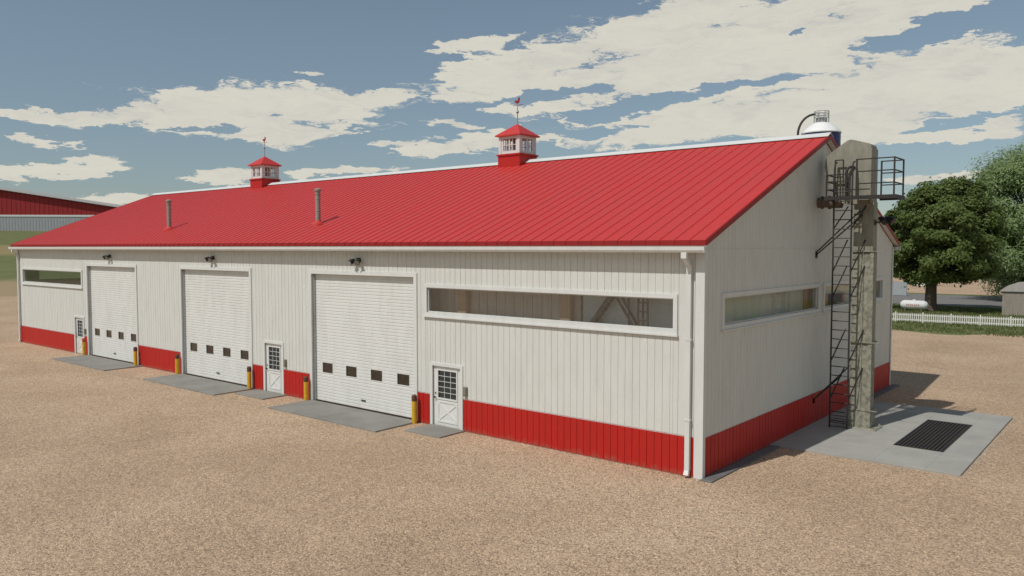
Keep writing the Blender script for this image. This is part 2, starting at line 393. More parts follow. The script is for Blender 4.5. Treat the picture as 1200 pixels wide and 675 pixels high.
for k in range(6): m.box(-.39,-.33,10.4+k*.3,10.9+k*.3+.285,.03,4.3)
m.build('plank_partition', M['timber'], bld)
# steel stair standing inside behind the long window
st = empty('steel_staircase', (-3.0,.5,.03), 'dark steel staircase seen through the long window beside the downspout', 'staircase')
m = MB()
for y in (-.13,.13): m.bar((-.85,y,3.6),(.05,y,4.75),.035,.09); m.bar((.05,y,4.75),(.75,y,3.7),.035,.07)
m.bar((-.85,0,3.6),(-.85,0,.02),.06)
m.build('stringer', M['black_steel'], st)
m = MB()
for k in range(9): m.box(-.85+k*.1,-.70+k*.1,-.12,.12,3.64+k*.125,3.66+k*.125)
m.build('tread', M['black_steel'], st)
m = MB()
for x in (-1.05,.55,.85,1.0,1.15): m.bar((x,-.1,0),(x,-.1,5.2),.04)
for z in (3.7,3.95,4.2,4.45,4.7): m.bar((.85,-.12,z),(1.15,-.12,z),.03)
m.build('support_frame', M['black_steel'], st)

# roof
def slope(mb, x0, x1, y0, y1, off0, off1, front=True):
    """slab of the roof between two offsets from its top surface"""
    f = (lambda y: y) if front else (lambda y: W-y)
    vs = []
    for x in (x0,x1):
        for y,o in ((y0,off0),(y1,off0),(y1,off1),(y0,off1)): vs.append((x, f(y), 6.19+(y+.3)*S_+o))
    mb.add(vs, [(0,1,2,3),(7,6,5,4),(0,4,5,1),(1,5,6,2),(2,6,7,3),(3,7,4,0)])
for front in (True, False):
    m = MB(); slope(m, -47.2, .2, -.3, 9.0 if front else 8.999, -.09, 0, front)
    n = 110
    for i in range(n+1):
        x = -47.18+i*(47.34)/n; slope(m, x, x+.018, -.297, 8.9, .0, .017, front)
    roof = m.build('roof', M['red_roof'], bld)
    e = MB(); y = -.318 if front else W+.302
    e.box(-47.2,.2,y,y+.016,6.05,6.185)
    for i in range(n+1):
        x = -47.18+i*(47.34)/n; e.box(x,x+.03,y-.012 if front else y+.016,y if front else y+.028,6.05,6.185)
    e.build('eave_trim', M['red_trim'], roof)
    for x in (.2,-47.218):
        e = MB(); slope(e, x, x+.018, -.3, 9.0, -.14, .01, front); e.build('rake_trim', M['red_trim'], roof)
    for a,b in ((.01,.19),(-47.19,-47.01)):
        e = MB(); slope(e, a, b, -.28, 9.0, -.125, -.095, front); e.build('soffit', M['white_trim'], roof)
    # eave soffit and gutter
    e = MB(); y0,y1 = ((-.3,-.022) if front else (W+.022,W+.3)); e.box(-47.15,.15,y0,y1,5.985,6.01); e.build('soffit', M['white_trim'], bld)
    f = -1 if front else 1; b = -.32 if front else W+.32
    prof = [(0,6.045),(0,5.87),(.09,5.87),(.125,5.93),(.13,6.03),(.145,6.045),(.118,6.045),(.11,5.94),(.08,5.885),(.012,5.885),(.012,6.045)]
    e = MB(); e.prism([(b+f*p,z) for p,z in prof], 'x', -47.22, .21)
    e.box(.197,.213,min(b,b+f*.12),max(b,b+f*.12),5.875,6.04); e.box(-47.22,-47.205,min(b,b+f*.12),max(b,b+f*.12),5.875,6.04)
    e.build('gutter', M['white_trim'], bld)
m = MB(); m.prism([(8.72,rz(8.72)+.04),(9,rz(9)+.065),(9.28,rz(9.28)+.04),(9.28,rz(9.28)+.055),(9,rz(9)+.095),(8.72,rz(8.72)+.055)], 'x', -47.21,.21)
m.build('ridge_cap', M['white_trim'], bld)
# downspouts
for x in (-.36,-46.72):
    for front in (True, False):
        y = -.06 if front else W+.06; yo = -.38 if front else W+.38; s = -1 if front else 1
        m = MB()
        m.box(x-.075,x+.075,min(yo,yo+.001)-.05,yo+.05,5.72,5.872)
        m.bar((x,yo,5.74),(x,y+s*.03,5.52),.12,.09); m.box(x-.065,x+.065,min(y+s*.08,y-s*.02),max(y+s*.08,y-s*.02),.16,5.56)
        m.bar((x,y+s*.03,.2),(x,y+s*.10,.07),.13,.09)
        for z in (1.5,3.6): m.box(x-.085,x+.085,min(y+s*.09,y-s*.03),max(y+s*.09,y-s*.03),z,z+.05)
        m.build('downspout', M['white_trim'], bld)

# windows: frame and pane
def window(P, u0, u1, v0, v1, fr=.12, mull=(), gm='glass'):
    m = MB()
    def bx(a,b,c,d,o,i): m.add([P(a,c,o),P(b,c,o),P(b,d,o),P(a,d,o),P(a,c,i),P(b,c,i),P(b,d,i),P(a,d,i)], [(0,1,2,3),(4,5,6,7),(0,1,5,4),(1,2,6,5),(2,3,7,6),(3,0,4,7)])
    o,i = -.055,.03
    bx(u0-fr,u1+fr,v1,v1+fr,o,i-.02); bx(u0-fr,u1+fr,v0-fr,v0,o,i-.02); bx(u0-fr,u0,v0+.001,v1-.001,o,i-.02); bx(u1,u1+fr,v0+.001,v1-.001,o,i-.02)
    bx(u0-fr-.03,u1+fr+.03,v0-fr-.045,v0-fr-.002,o-.04,-.019)
    k = .035
    bx(u0,u1,v1-k,v1,.02,.07); bx(u0,u1,v0,v0+k,.02,.07); bx(u0,u0+k,v0+k,v1-k,.02,.07); bx(u1-k,u1,v0+k,v1-k,.02,.07)
    for x in mull: bx(x-.02,x+.02,v0+k,v1-k,.025,.065)
    w = m.build('window', M['white_trim'], bld)
    m = MB(); bx(u0+.01,u1-.01,v0+.01,v1-.01,.040,.050); m.build('pane', M[gm], w)
for h in FW: window(FP, *h)
for h in GW: window(GP, *h, gm='shade_glass')
for h in GW: window(HP, *h)
for h in BW: window(BP, *h)

# roll-up doors
for a,b in OD:
    wins = [(a+.45+k*1.42, a+.45+k*1.42+.62, 1.17, 1.56) for k in range(4)]
    y0 = .13
    m = MB(); zs = [.06+.117*i for i in range(43)]
    P = lambda u,v,d: (u, y0+d, v)
    grid_wall(m, a+.06, b-.06, .06, OT, wins, P, .05)
    for z0,z1 in zip(zs, zs[1:]):
        segs = [(a+.06,b-.06)]
        for w in wins:
            if w[2]-.06 < (z0+z1)/2 < w[3]+.06:
                new = []
                for p,q in segs:
                    if p < w[0]-.03 < q: new += [(p,w[0]-.03),(w[1]+.03,q)]
                    else: new.append((p,q))
                segs = new
        for p,q in segs:
            m.prism([(y0-.002,z0+.006),(y0-.014,z0+.016),(y0-.014,z1-.016),(y0-.002,z1-.004)], 'x', p, q)
    d = m.build('overhead_door', M['door_white'], bld)
    for w in wins:
        m = MB(); m.box(w[0]+.01,w[1]-.01,y0+.02,y0+.028,w[2]+.01,w[3]-.01); wo = m.build('pane', M['dark_glass'], d)
        m = MB(); t = .03
        m.box(w[0]-t,w[1]+t,y0-.016,y0+.012,w[3],w[3]+t); m.box(w[0]-t,w[1]+t,y0-.016,y0+.012,w[2]-t,w[2])
        m.box(w[0]-t,w[0],y0-.016,y0+.012,w[2],w[3]); m.box(w[1],w[1]+t,y0-.016,y0+.012,w[2],w[3]); m.build('window_frame', M['door_white'], d)
    m = MB(); m.box(a+.06,b-.06,y0-.005,y0+.045,.005,.058); m.build('bottom_seal', M['rubber'], d)
    for p,q in ((a+.001,a+.075),(b-.075,b-.001)): m = MB(); m.box(p,q,.03,y0-.02,.01,OT-.004); m.build('guide_rail', M['galv'], d)
    m = MB(); f = .14
    m.box(a-f,a+.01,-.06,-.001,.012,OT+f); m.box(b-.01,b+f,-.06,-.001,.012,OT+f); m.box(a+.01,b-.01,-.06,-.001,OT-.01,OT+f); m.build('door_frame', M['white_trim'], d)
    m = MB(); m.box((a+b)/2-.12,(a+b)/2+.12,y0-.05,y0-.016,.35,.39); m.build('handle', M['black_steel'], d)

# entry doors
for k,(a,b) in enumerate(PD):
    f = .09; y0 = .03
    x0,x1 = a+.03,b-.03; g0,g1,z0,z1 = a+.24, b-.24, .98, 1.90
    m = MB(); P = lambda u,v,d: (u, y0+d, v)
    grid_wall(m, x0, x1, .03, PT-.02, [(g0,g1,z0,z1)], P, .05)
    t = .028                                                      # raised lite frame and crossbuck
    m.box(g0-.05,g1+.05,y0-t,y0+.01,z1,z1+.05); m.box(g0-.05,g1+.05,y0-t,y0+.01,z0-.05,z0); m.box(g0-.05,g0,y0-t,y0+.01,z0,z1); m.box(g1,g1+.05,y0-t,y0+.01,z0,z1)
    m.box(g0-.05,g1+.05,y0-.018,y0-.001,.82,.88); m.box(g0-.05,g1+.05,y0-.018,y0-.001,.16,.22); m.box(g0-.05,g0+.02,y0-.018,y0-.001,.22,.82); m.box(g1-.02,g1+.05,y0-.018,y0-.001,.22,.82)
    m.bar((g0+.01,y0-.008,.23),(g1-.01,y0-.008,.81),.016,.06); m.bar((g0+.01,y0-.012,.81),(g1-.01,y0-.012,.23),.016,.06)
    d = m.build('entry_door', M['door_white'], bld)
    m = MB()
    for i in range(1,3): x = g0+(g1-g0)*i/3; m.box(x-.007,x+.007,y0-.006,y0+.012,z0,z1)
    for i in range(1,5): z = z0+(z1-z0)*i/5; m.box(g0,g1,y0-.004,y0+.010,z-.007,z+.007)
    m.build('muntin', M['white_trim'], d)
    m = MB(); m.box(g0+.002,g1-.002,y0+.016,y0+.024,z0+.002,z1-.002); m.build('pane', M['door_glass'], d)
    m = MB(); m.tube([(x0+.08,y0,.98),(x0+.08,y0-.04,.98),(x0+.08,y0-.05,.98)],[.014,.014,.03],10); m.tube([(x0+.08,y0-.05,.98),(x0+.08,y0-.085,.98)],[.034,.026],12)
    m.build('handle', M['black_steel'], d, 40)
    m = MB(); m.tube([(x0+.08,y0,1.12),(x0+.08,y0-.02,1.12)],.026,10); m.build('deadbolt', M['black_steel'], d, 40)
    m = MB(); m.box(a-f,a+.02,-.05,-.001,.012,PT+f); m.box(b-.02,b+f,-.05,-.001,.012,PT+f); m.box(a+.02,b-.02,-.05,-.001,PT-.01,PT+f); m.build('door_frame', M['white_trim'], d)
    m = MB(); m.box(b+f+.06,b+f+.20,-.09,-.02,1.18,1.48); m.box(b+f+.075,b+f+.185,-.105,-.09,1.22,1.44); m.build('wall_box', M['box_grey'], bld)

# flood lights over the big doors
for a,b in OD:
    x = a+2.85; z = 5.50
    m = MB(); m.box(x-.10,x+.10,-.07,-.018,z-.04,z+.12); m.bar((x,-.06,z+.04),(x,-.17,z+.02),.05)
    l = m.build('floodlight', M['black_plastic'], bld)
    for dx,yaw in ((-.14,-25),(.14,25)):
        h = MB(); h.tube([(0,.06,.04),(0,.01,.01),(0,-.08,-.05),(0,-.11,-.07)],[.04,.07,.105,.115],14); o = h.build('lamp_head', M['black_plastic'], l, 40)
        h2 = MB(); h2.tube([(0,-.109,-.069),(0,-.114,-.072)],.095,14); o2 = h2.build('lens', M['lens'], l, 40)
        for q in (o,o2): q.location = (x+dx,-.18,z+.02); q.rotation_euler.z = R(yaw)
    m = MB(); m.bar((x-.15,-.165,z+.03),(x+.15,-.165,z+.03),.04); m.build('cross_arm', M['black_plastic'], l)

# exhaust stacks through the roof
for x,y in ((-18.28,1.70),(-30.66,1.6)):
    b = rz(y); top = 8.42
    m = MB(); m.lathe([(.105,b-.3),(.105,top-.22),(.125,top-.22),(.125,top-.19),(.105,top-.19),(.105,top-.08),(.14,top-.08),(.15,top),(.06,top+.05)],x,y,16)
    for z in (b+.55,b+1.05): m.lathe([(.106,z),(.118,z+.01),(.118,z+.03),(.106,z+.04)],x,y,16)
    p = m.build('exhaust_stack', M['pipe_steel'], bld, 35)
    m = MB(); m.lathe([(.30,b-.10),(.28,b+.02),(.14,b+.13),(.115,b+.16)],x,y,18); m.build('flashing', M['red_roof'], p, 40)

# cupolas with weathervanes
for cx in (-13.48,-33.28):
    a = .62; y = 9.0; zb = 9.33; z1 = 10.14; z2 = 10.93
    m = MB(); m.box(cx-a,cx+a,y-a,y+a,zb,z1); m.box(cx-a-.05,cx+a+.05,y-a-.05,y+a+.05,z1-.07,z1+.002); cu = m.build('cupola', M['red_siding'], bld)
    m = MB(); w = .57
    for r in range(4):
        c,s = math.cos(r*math.pi/2), math.sin(r*math.pi/2)
        P = lambda u,v,d,c=c,s=s: (cx+u*c+(w-d)*s, y+u*s-(w-d)*c, v)
        grid_wall(m, -w, w, z1, z2, [(-.36,.36,z1+.14,z2-.12)], P, .05)
        def bx(a_,b_,c_,d_,o,i): m.add([P(a_,c_,o),P(b_,c_,o),P(b_,d_,o),P(a_,d_,o),P(a_,c_,i),P(b_,c_,i),P(b_,d_,i),P(a_,d_,i)], [(0,1,2,3),(4,5,6,7),(0,1,5,4),(1,2,6,5),(2,3,7,6),(3,0,4,7)])
        bx(-.03,.03,z1+.14,z2-.12,-.01,.03); bx(-.36,.36,(z1+z2)/2-.012,(z1+z2)/2+.012,-.006,.026)
        for q in (-.18,.18): bx(q-.011,q+.011,z1+.14,z2-.12,-.006,.026)
        bx(-w-.02,-w+.10,z1+.003,z2,-.025,-.001); bx(w-.10,w+.02,z1+.003,z2,-.025,-.001)
    m.build('window_wall', M['white_trim'], cu)
    m = MB(); e = .72
    m.add([(cx-e,y-e,z2),(cx+e,y-e,z2),(cx+e,y+e,z2),(cx-e,y+e,z2),(cx-e,y-e,z2+.05),(cx+e,y-e,z2+.05),(cx+e,y+e,z2+.05),(cx-e,y+e,z2+.05),(cx,y,z2+.60)],
          [(3,2,1,0),(0,1,5,4),(1,2,6,5),(2,3,7,6),(3,0,4,7),(4,5,8),(5,6,8),(6,7,8),(7,4,8)])
    m.build('cupola_roof', M['red_roof'], cu)
    m = MB(); m.tube([(cx,y,z2+.50),(cx,y,z2+1.5)],[.028,.018],8); m.lathe([(.02,z2+1.05),(.07,z2+1.10),(.07,z2+1.14),(.02,z2+1.19)],cx,y,12); 
    m.build('vane_rod', M['galv'], cu, 50)
    m = MB(); zz = z2+1.58
    q = [(-.30,.0),(-.18,.12),(-.10,.06),(.06,.08),(.10,.26),(.18,.30),(.24,.22),(.20,.12),(.16,-.06),(.02,-.14),(-.10,-.12),(-.22,-.05)]
    m.prism([(cx+p*.55,zz+r_*.6) for p,r_ in q], 'y', y-.02, y+.02); m.bar((cx-.26,y,zz-.16),(cx+.30,y,zz-.16),.02)
    m.build('vane_figure', M['red_trim'], cu)

# ------------------------------------------------------------------ aprons, strip and elevator pad (paving)
def slab(name, x0, x1, y0, y1, h, mat, nx=1, ny=1):
    m = MB(); gap = .012
    for i in range(nx):
        for j in range(ny):
            m.bevbox(x0+(x1-x0)*i/nx+(gap if i else 0), x0+(x1-x0)*(i+1)/nx, y0+(y1-y0)*j/ny+(gap if j else 0), y0+(y1-y0)*(j+1)/ny, -.1, h, .012)
    return tag(m.build(name, mat), kind='structure')
slab('concrete_apron', -36.86,-30.5,-1.9,-.03,.055,M['apron'],2)
slab('concrete_apron', -26.55,-20.45,-1.9,-.03,.055,M['apron'],2)
slab('concrete_apron', -16.56,-10.5,-1.95,-.03,.055,M['apron'],2)
slab('concrete_apron', -20.15,-18.15,-1.15,-.03,.05,M['apron'])
slab('concrete_apron', -9.9,-8.32,-1.2,-.03,.05,M['apron'])
slab('concrete_strip', .03,.36,-.14,4.5,.045,M['strip'])
slab('concrete_strip', .03,.36,13.75,18.3,.045,M['strip'])
# pad with a pit for the grate
m = MB(); gx0,gx1,gy0,gy1 = 2.93,4.28,6.78,11.3
px = [.03,gx0,gx1,5.12]; py = [4.52,gy0,gy1,13.7]
for i in range(3):
    for j in range(3):
        if i == 1 and j == 1: m.box(gx0-.02,gx1+.02,gy0-.02,gy1+.02,-.12,-.06); continue
        x0,x1,y0,y1 = px[i],px[i+1],py[j],py[j+1]
        if i != 1 and j == 1:
            h = 9.0; m.bevbox(x0,x1,y0,h-.008,-.12,.06,.006); m.bevbox(x0,x1,h+.008,y1,-.12,.06,.006)
        else: m.bevbox(x0,x1,y0+.0,y1,-.12,.06,.006)
tag(m.build('concrete_pad', M['pad']), kind='structure')
gr = empty('drain_grate', ((gx0+gx1)/2,(gy0+gy1)/2,.0), 'black barred steel grate set in the concrete pad', 'grate')
m = MB(); hx,hy = (gx1-gx0)/2,(gy1-gy0)/2
m.box(-hx,hx,-hy,-hy+.05,-.05,.072); m.box(-hx,hx,hy-.05,hy,-.05,.072); m.box(-hx,-hx+.05,-hy+.05,hy-.05,-.05,.072); m.box(hx-.05,hx,-hy+.05,hy-.05,-.05,.072); m.build('frame', M['black_steel'], gr)
for k in range(12):
    x = -hx+.05+(2*hx-.1)*(k+.5)/12; m = MB(); m.box(x-.03,x+.03,-hy+.05,hy-.05,-.02,.066); m.build('bar', M['black_steel'], gr)
m = MB()
for k in range(1,6): y = -hy+2*hy*k/6; m.box(-hx+.05,hx-.05,y-.02,y+.02,-.045,-.021)
m.build('cross_bar', M['black_steel'], gr)

# bollards
def bollard(top):
    b = empty('bollard', (0,0,0), 'x', 'bollard', 'yellow bollards beside the roll-up doors')
    m = MB(); m.lathe([(.088,0),(.088,.78)],0,0,18); m.build('post', M['yellow'], b, 40)
    m = MB(); m.lathe([(.092,.78),(.092,.93),(.08,.97),(.045,.995),(.01,1.0)],0,0,18); m.build('cap', M[top], b, 40)
    return b
b0 = bollard('bollard_top'); br = bollard('bollard_red')
spots = [(-36.92,'yellow bollard with orange-red cap between the far-left entry door and roll-up door'),
 (-30.82,'dark-capped yellow bollard at the right side of the far-left roll-up door'),
 (-26.62,'dark-capped yellow bollard at the left side of the middle roll-up door'),
 (-20.56,'dark-capped yellow bollard between the middle roll-up door and the middle entry door'),
 (-16.60,'dark-capped yellow bollard at the left side of the nearest roll-up door'),
 (-10.50,'dark-capped yellow bollard between the nearest roll-up door and the nearest entry door')]
used = set()
for i,(x,l) in enumerate(spots):
    src = br if i == 0 else b0
    o = src if src not in used else copy_tree(src); used.add(src)
    o.location = (x,-.22,0); o['label'] = l

# ------------------------------------------------------------------ bucket elevator
el = empty('bucket_elevator', (1.48,8.75,.06), 'weathered beige bucket elevator tower with black ladder and platform beside the gable wall', 'grain elevator')
ox,oy,oz = 1.48,8.75,.06
def E(m, name, mat, smooth=0, parent=None):
    m.v = [(x-ox,y-oy,z-oz) for x,y,z in m.v]; return m.build(name, mat, parent or el, smooth)
x0,x1,y0,y1 = 1.14,1.77,8.5,8.97
m = MB(); m.box(x0,x1,y0,y1,.05,5.9); m.box(x0+.30,x0+.36,y0-.035,y0+.01,.68,5.9); m.box(x1-.07,x1+.03,y0-.03,y0+.07,.68,5.9)
E(m,'casing',M['leg_worn'])
m = MB(); m.box(x0+.012,x1-.012,y0+.012,y1-.012,5.9,7.48); m.box(x0+.30,x0+.33,y0-.012,y0+.02,5.92,7.4); E(m,'upper_casing',M['leg_paint'])
for z in (.66,2.9,5.88):
    m = MB(); m.box(x0-.05,x1+.06,y0-.06,y1+.05,z-.02,z+.02); m.bar((x1+.05,y0,z),(x1+.24,y0,z),.025); E(m,'flange',M['leg_worn'])
m = MB(); m.bevbox(x0-.18,x1+.26,y0-.22,y1+.2,.05,.10,.02); m.box(x0-.04,x1+.04,y0-.06,y1+.04,.1,.62)
for q in ((x0-.1,y0-.14),(x1+.17,y0-.14),(x1+.17,y1+.1)): m.lathe([(.03,.1),(.03,.15),(.01,.16)],q[0],q[1],6)
E(m,'base_plate',M['leg_worn'])
m = MB(); hp = [(1.67,7.42),(1.67,9.26),(1.655,9.31),(1.61,9.345),(1.12,9.50),(1.02,9.515),(.93,9.49),(.40,9.12),(.30,9.02),(.25,8.90),(.22,8.66),(.36,8.2),(.66,7.62),(.80,7.46),(.95,7.42)]
m.prism(hp,'y',8.38,9.05)
m.box(1.673,1.70,8.35,9.08,7.42,9.2); m.box(.92,1.672,8.355,8.379,7.9,7.94); E(m,'head_hood',M['leg_paint'],35)
m = MB(); m.tube([(.78,8.45,7.50),(.40,8.45,7.50),(.40,8.45,7.50),(-.05,8.45,7.50)],[.20,.20,.17,.17],18); m.tube([(.12,8.45,7.5),(.17,8.45,7.5)],.215,18); m.tube([(.36,8.45,7.5),(.42,8.45,7.5)],.225,18); E(m,'discharge_spout',M['rust'],35)
m = MB()
for x in (.67,1.23): m.tube([(x,8.0,.06),(x,8.0,8.55),(x,8.06,8.72),(x,8.22,8.78)],.028,8)
k = .30
while k < 7.9: m.tube([(.67,8.0,k),(1.23,8.0,k)],.018,6); k += .30
ladder = E(m,'ladder',M['black_steel'],40)
m = MB()                                                          # bottom gate of the ladder
for z in (.12,.25,.38,.48): m.bar((.66,7.96,z),(1.24,7.96,z),.02)
E(m,'ladder_guard',M['black_steel'])
for z in (1.0,2.25,4.35,5.2,6.6):
    for x in (.67,1.23):
        m = MB(); m.bar((x,8.0,z),(x+.30,8.5,z+1.05 if z < 6 else z+.75),.03); E(m,'brace',M['black_steel'])
for za,xa,zb in ((5.80,1.38,7.2),(5.72,1.44,7.05),(.80,1.15,2.1),(.80,.9,1.75)):
    m = MB(); m.bar((-.02,8.35,za),(xa,8.42,zb),.04); m.box(.0,.035,8.27,8.43,za-.08,za+.08); E(m,'wall_strut',M['black_steel'])
fz = 7.56
m = MB(); m.box(.56,.64,7.5,8.3,fz,fz+.04); m.box(1.28,2.62,7.5,8.34,fz,fz+.04); m.box(.64,1.28,7.5,7.7,fz,fz+.04); m.box(1.9,2.62,8.34,8.6,fz,fz+.04)
m.box(.56,2.62,7.465,7.5,fz-.05,fz+.07); m.box(2.62,2.655,7.465,8.6,fz-.05,fz+.07); m.box(.525,.56,7.465,8.3,fz-.05,fz+.07); m.box(1.9,2.62,8.6,8.635,fz-.05,fz+.07)
E(m,'platform',M['black_steel'])
def rail(pts, top, mids, name='railing'):
    m = MB()
    for (x,y) in pts: m.bar((x,y,fz+.04),(x,y,top+.02),.045)
    for a,b in zip(pts, pts[1:]):
        for z in [top]+mids: m.bar((*a,z),(*b,z),.035)
    E(m,name,M['black_steel'])
rail([(1.5,7.5),(2.60,7.5),(2.60,8.58),(1.95,8.58)],8.76,[8.38,8.0])
rail([(.58,8.25),(.58,7.5),(1.30,7.5)],8.32,[8.1,7.85])
m = MB()
for a,b in (((.62,8.2,7.6),(.62,8.2,8.85)),((.88,8.2,7.6),(.88,8.2,8.85)),((.62,8.2,8.85),(.88,8.2,8.85)),((.62,8.2,8.3),(.88,8.2,8.3))): m.bar(a,b,.035)
E(m,'hatch_gate',M['black_steel'])
m = MB(); m.tube([(.98,8.2,7.5),(.98,8.2,8.45),(1.01,8.24,8.58),(1.09,8.30,8.62),(1.18,8.38,8.6)],.045,10); E(m,'vent_pipe',M['black_steel'],40)
m = MB(); m.bar((1.77,8.7,6.8),(2.15,8.6,6.86),.04); m.box(1.755,1.79,8.62,8.78,6.72,6.9)
fl = E(m,'floodlight',M['black_plastic'])
for dx,yaw in ((2.0,55),(2.2,80)):
    h = MB(); h.tube([(0,.12,.05),(0,.04,.02),(0,-.12,-.05),(0,-.16,-.07)],[.05,.08,.12,.13],12); o = h.build('lamp_head', M['black_plastic'], fl, 40); o.location = (dx-ox,8.56-oy,6.9-oz); o.rotation_euler.z = R(yaw)

# ------------------------------------------------------------------ silo behind the shed
sx,sy = -31.7,104.1
si = empty('grain_silo', (sx,sy,0), 'dark blue silo with white domed top and rooftop railing rising behind the shed', 'silo')
m = MB(); m.lathe([(2.75,0)]+[(2.75+.02*(k%2),.3+k*.6) for k in range(38)]+[(2.75,23.3)],0,0,40); m.build('shell', M['silo_blue'], si, 40)
m = MB(); m.lathe([(2.86,23.15),(2.88,23.3),(2.5,23.75),(1.9,24.25),(1.2,24.7),(.9,24.85)],0,0,40); m.build('dome', M['silo_white'], si, 40)
m = MB(); m.lathe([(.8,24.9),(.8,25.5),(.6,25.6)],0,0,20); m.build('top_hatch', M['galv'], si, 40)
m = MB()
for k in range(8):
    a = k*math.pi/4; m.bar((1.1*math.cos(a),1.1*math.sin(a),24.9),(1.1*math.cos(a),1.1*math.sin(a),26.5),.09)
for z in (25.7,26.1,26.5):
    for k in range(8): a,b = k*math.pi/4,(k+1)*math.pi/4; m.bar((1.1*math.cos(a),1.1*math.sin(a),z),(1.1*math.cos(b),1.1*math.sin(b),z),.08)
m.build('railing', M['galv'], si)
m = MB(); pts = []
for k in range(10):
    t = k/9*math.pi/2; pts.append((-.7-2.6*math.sin(t)*.78, -.6-2.6*math.sin(t)*.62, 23.0+3.1*math.cos(t)))
pts += [(pts[-1][0],pts[-1][1],10),(pts[-1][0],pts[-1][1],0)]
m.tube(pts,.17,10); m.build('fill_pipe', M['black_steel'], si, 50)

# ------------------------------------------------------------------ big barn far left on the slope
bx_, by_ = -213.0, 70.0
d = Vector((.77,.637,0)).normalized(); ang = math.atan2(d.y,d.x)+R(4)
bb = empty('cattle_barn', (-230,57.5,10.1), 'huge low-pitched dark red barn with pale grey lower walls on the far left slope', 'barn', rz=ang)
hw = 46
m = MB(); m.box(-hw*2,41,0,60,-3,4.4)
for k in range(170): x = -90+k*.77; m.box(x,x+.14,-.05,.02,-2,4.3)
m.build('wall', M['grey_siding'], bb)
peak = -30.0; 
m = MB(); zt = lambda x: 5.0+(41-x)*.152 if x > peak else 5.0+(41-peak)*.152-(peak-x)*.152
m.prism([(-hw*2,4.6),(41,4.6),(41,4.85),(peak,zt(peak)-.1),(-hw*2,zt(-hw*2)-.1)],'y',-.02,59)
for k in range(109):
    x = -90+k*1.2; m.box(x,x+.10,-.08,.0,4.6,zt(x)-.2)
m.build('gable_wall', M['dark_red'], bb)
m = MB(); m.prism([(42,4.8),(42,4.93),(peak,zt(peak)+.13),(-hw*2-1,zt(-hw*2-1)+.13),(-hw*2-1,zt(-hw*2-1)),(peak,zt(peak))],'y',-1,61); m.build('roof', M['shed_roof'], bb)
m = MB(); m.box(-hw*2,41.1,-.12,.0,4.1,4.6); m.build('belt_trim', M['house_white'], bb)

# ------------------------------------------------------------------ picket fence
fx0,fy0,fx1,fy1 = -9.6,50.2,14.0,52.3
fd = Vector((fx1-fx0,fy1-fy0,0)); fl_ = fd.length
fe = empty('picket_fence', (fx0,fy0,0), 'low white picket fence along the lawn in front of the big tree', 'fence', rz=math.atan2(fd.y,fd.x))
n = 12; pw = fl_/n
for i in range(n+1):
    m = MB(); m.bevbox(i*pw-.055,i*pw+.055,-.055,.055,0,.82,.04); m.build('post', M['fence_white'], fe)
for i in range(n):
    m = MB(); a = i*pw+.056; b = (i+1)*pw-.056
    m.box(a,b,-.02,.02,.16,.25); m.box(a,b,-.02,.02,.56,.64)
    q = a+.06
    while q < b-.08:
        m.prism([(q,.06),(q+.075,.06),(q+.075,.70),(q+.0375,.76),(q,.70)],'y',-.042,-.021); q += .152
    m.build('picket_panel', M['fence_white'], fe)
# ------------------------------------------------------------------ wooden shed on the right
sh = empty('garden_shed', (-1.9,62.6,0), 'weathered grey board shed with rounded pale roof at the right edge behind the picket fence', 'shed', rz=R(4))
m = MB(); m.box(.02,4.4,.02,3.0,0,2.2)
for k in range(27): m.bevbox(.01+k*.163,.163*(k+1)-.006,-.012,.02,.02,2.2,.004)
for k in range(18): m.box(-.015,.02,.01+k*.165,.165*(k+1)-.006,.02,2.2)
m.build('wall', M['grey_wood'], sh)
m = MB(); m.prism([(-.14,2.14),(-.14,2.24),(.25,2.56),(1.0,2.86),(2.2,2.98),(3.4,2.86),(4.15,2.56),(4.55,2.24),(4.55,2.14)],'y',-.15,3.15); m.build('roof', M['shed_roof'], sh)
# ------------------------------------------------------------------ propane tank
ta = empty('propane_tank', (-9.08,62.9,0), 'white horizontal fuel tank with faded red lettering on the lawn beside the tree trunk', 'tank', rz=R(-3))
m = MB(); r = .42
m.tube([(-1.22,0,.60),(-1.18,0,.60),(-1.05,0,.60),(-.85,0,.60),(.85,0,.60),(1.05,0,.60),(1.18,0,.60),(1.22,0,.60)],[.02,.2,.34,r,r,.34,.2,.02],20); m.build('tank_shell', M['house_white'], ta, 50)
for x in (-.7,.7):
    m = MB(); m.box(x-.06,x+.06,-.30,.30,0,.30); m.build('leg', M['rust'], ta)
m = MB(); m.lathe([(.15,.98),(.15,1.06),(.1,1.1)],0,0,12); m.build('valve_dome', M['house_white'], ta, 40)
m = MB()
for k,(w,h) in enumerate([(.1,.16),(.08,.12),(.1,.16),(.07,.12),(.1,.15),(.08,.12),(.09,.16)]):
    x = -.55+k*.17; m.bar((x,-.425,.54),(x,-.420,.54+h),.018,.03); m.bar((x,-.425,.54+h),(x+w,-.42,.54+h*.6),.018,.03); m.bar((x,-.425,.55),(x+w,-.42,.60),.018,.03)
m.build('lettering', M['tank_red'], ta)
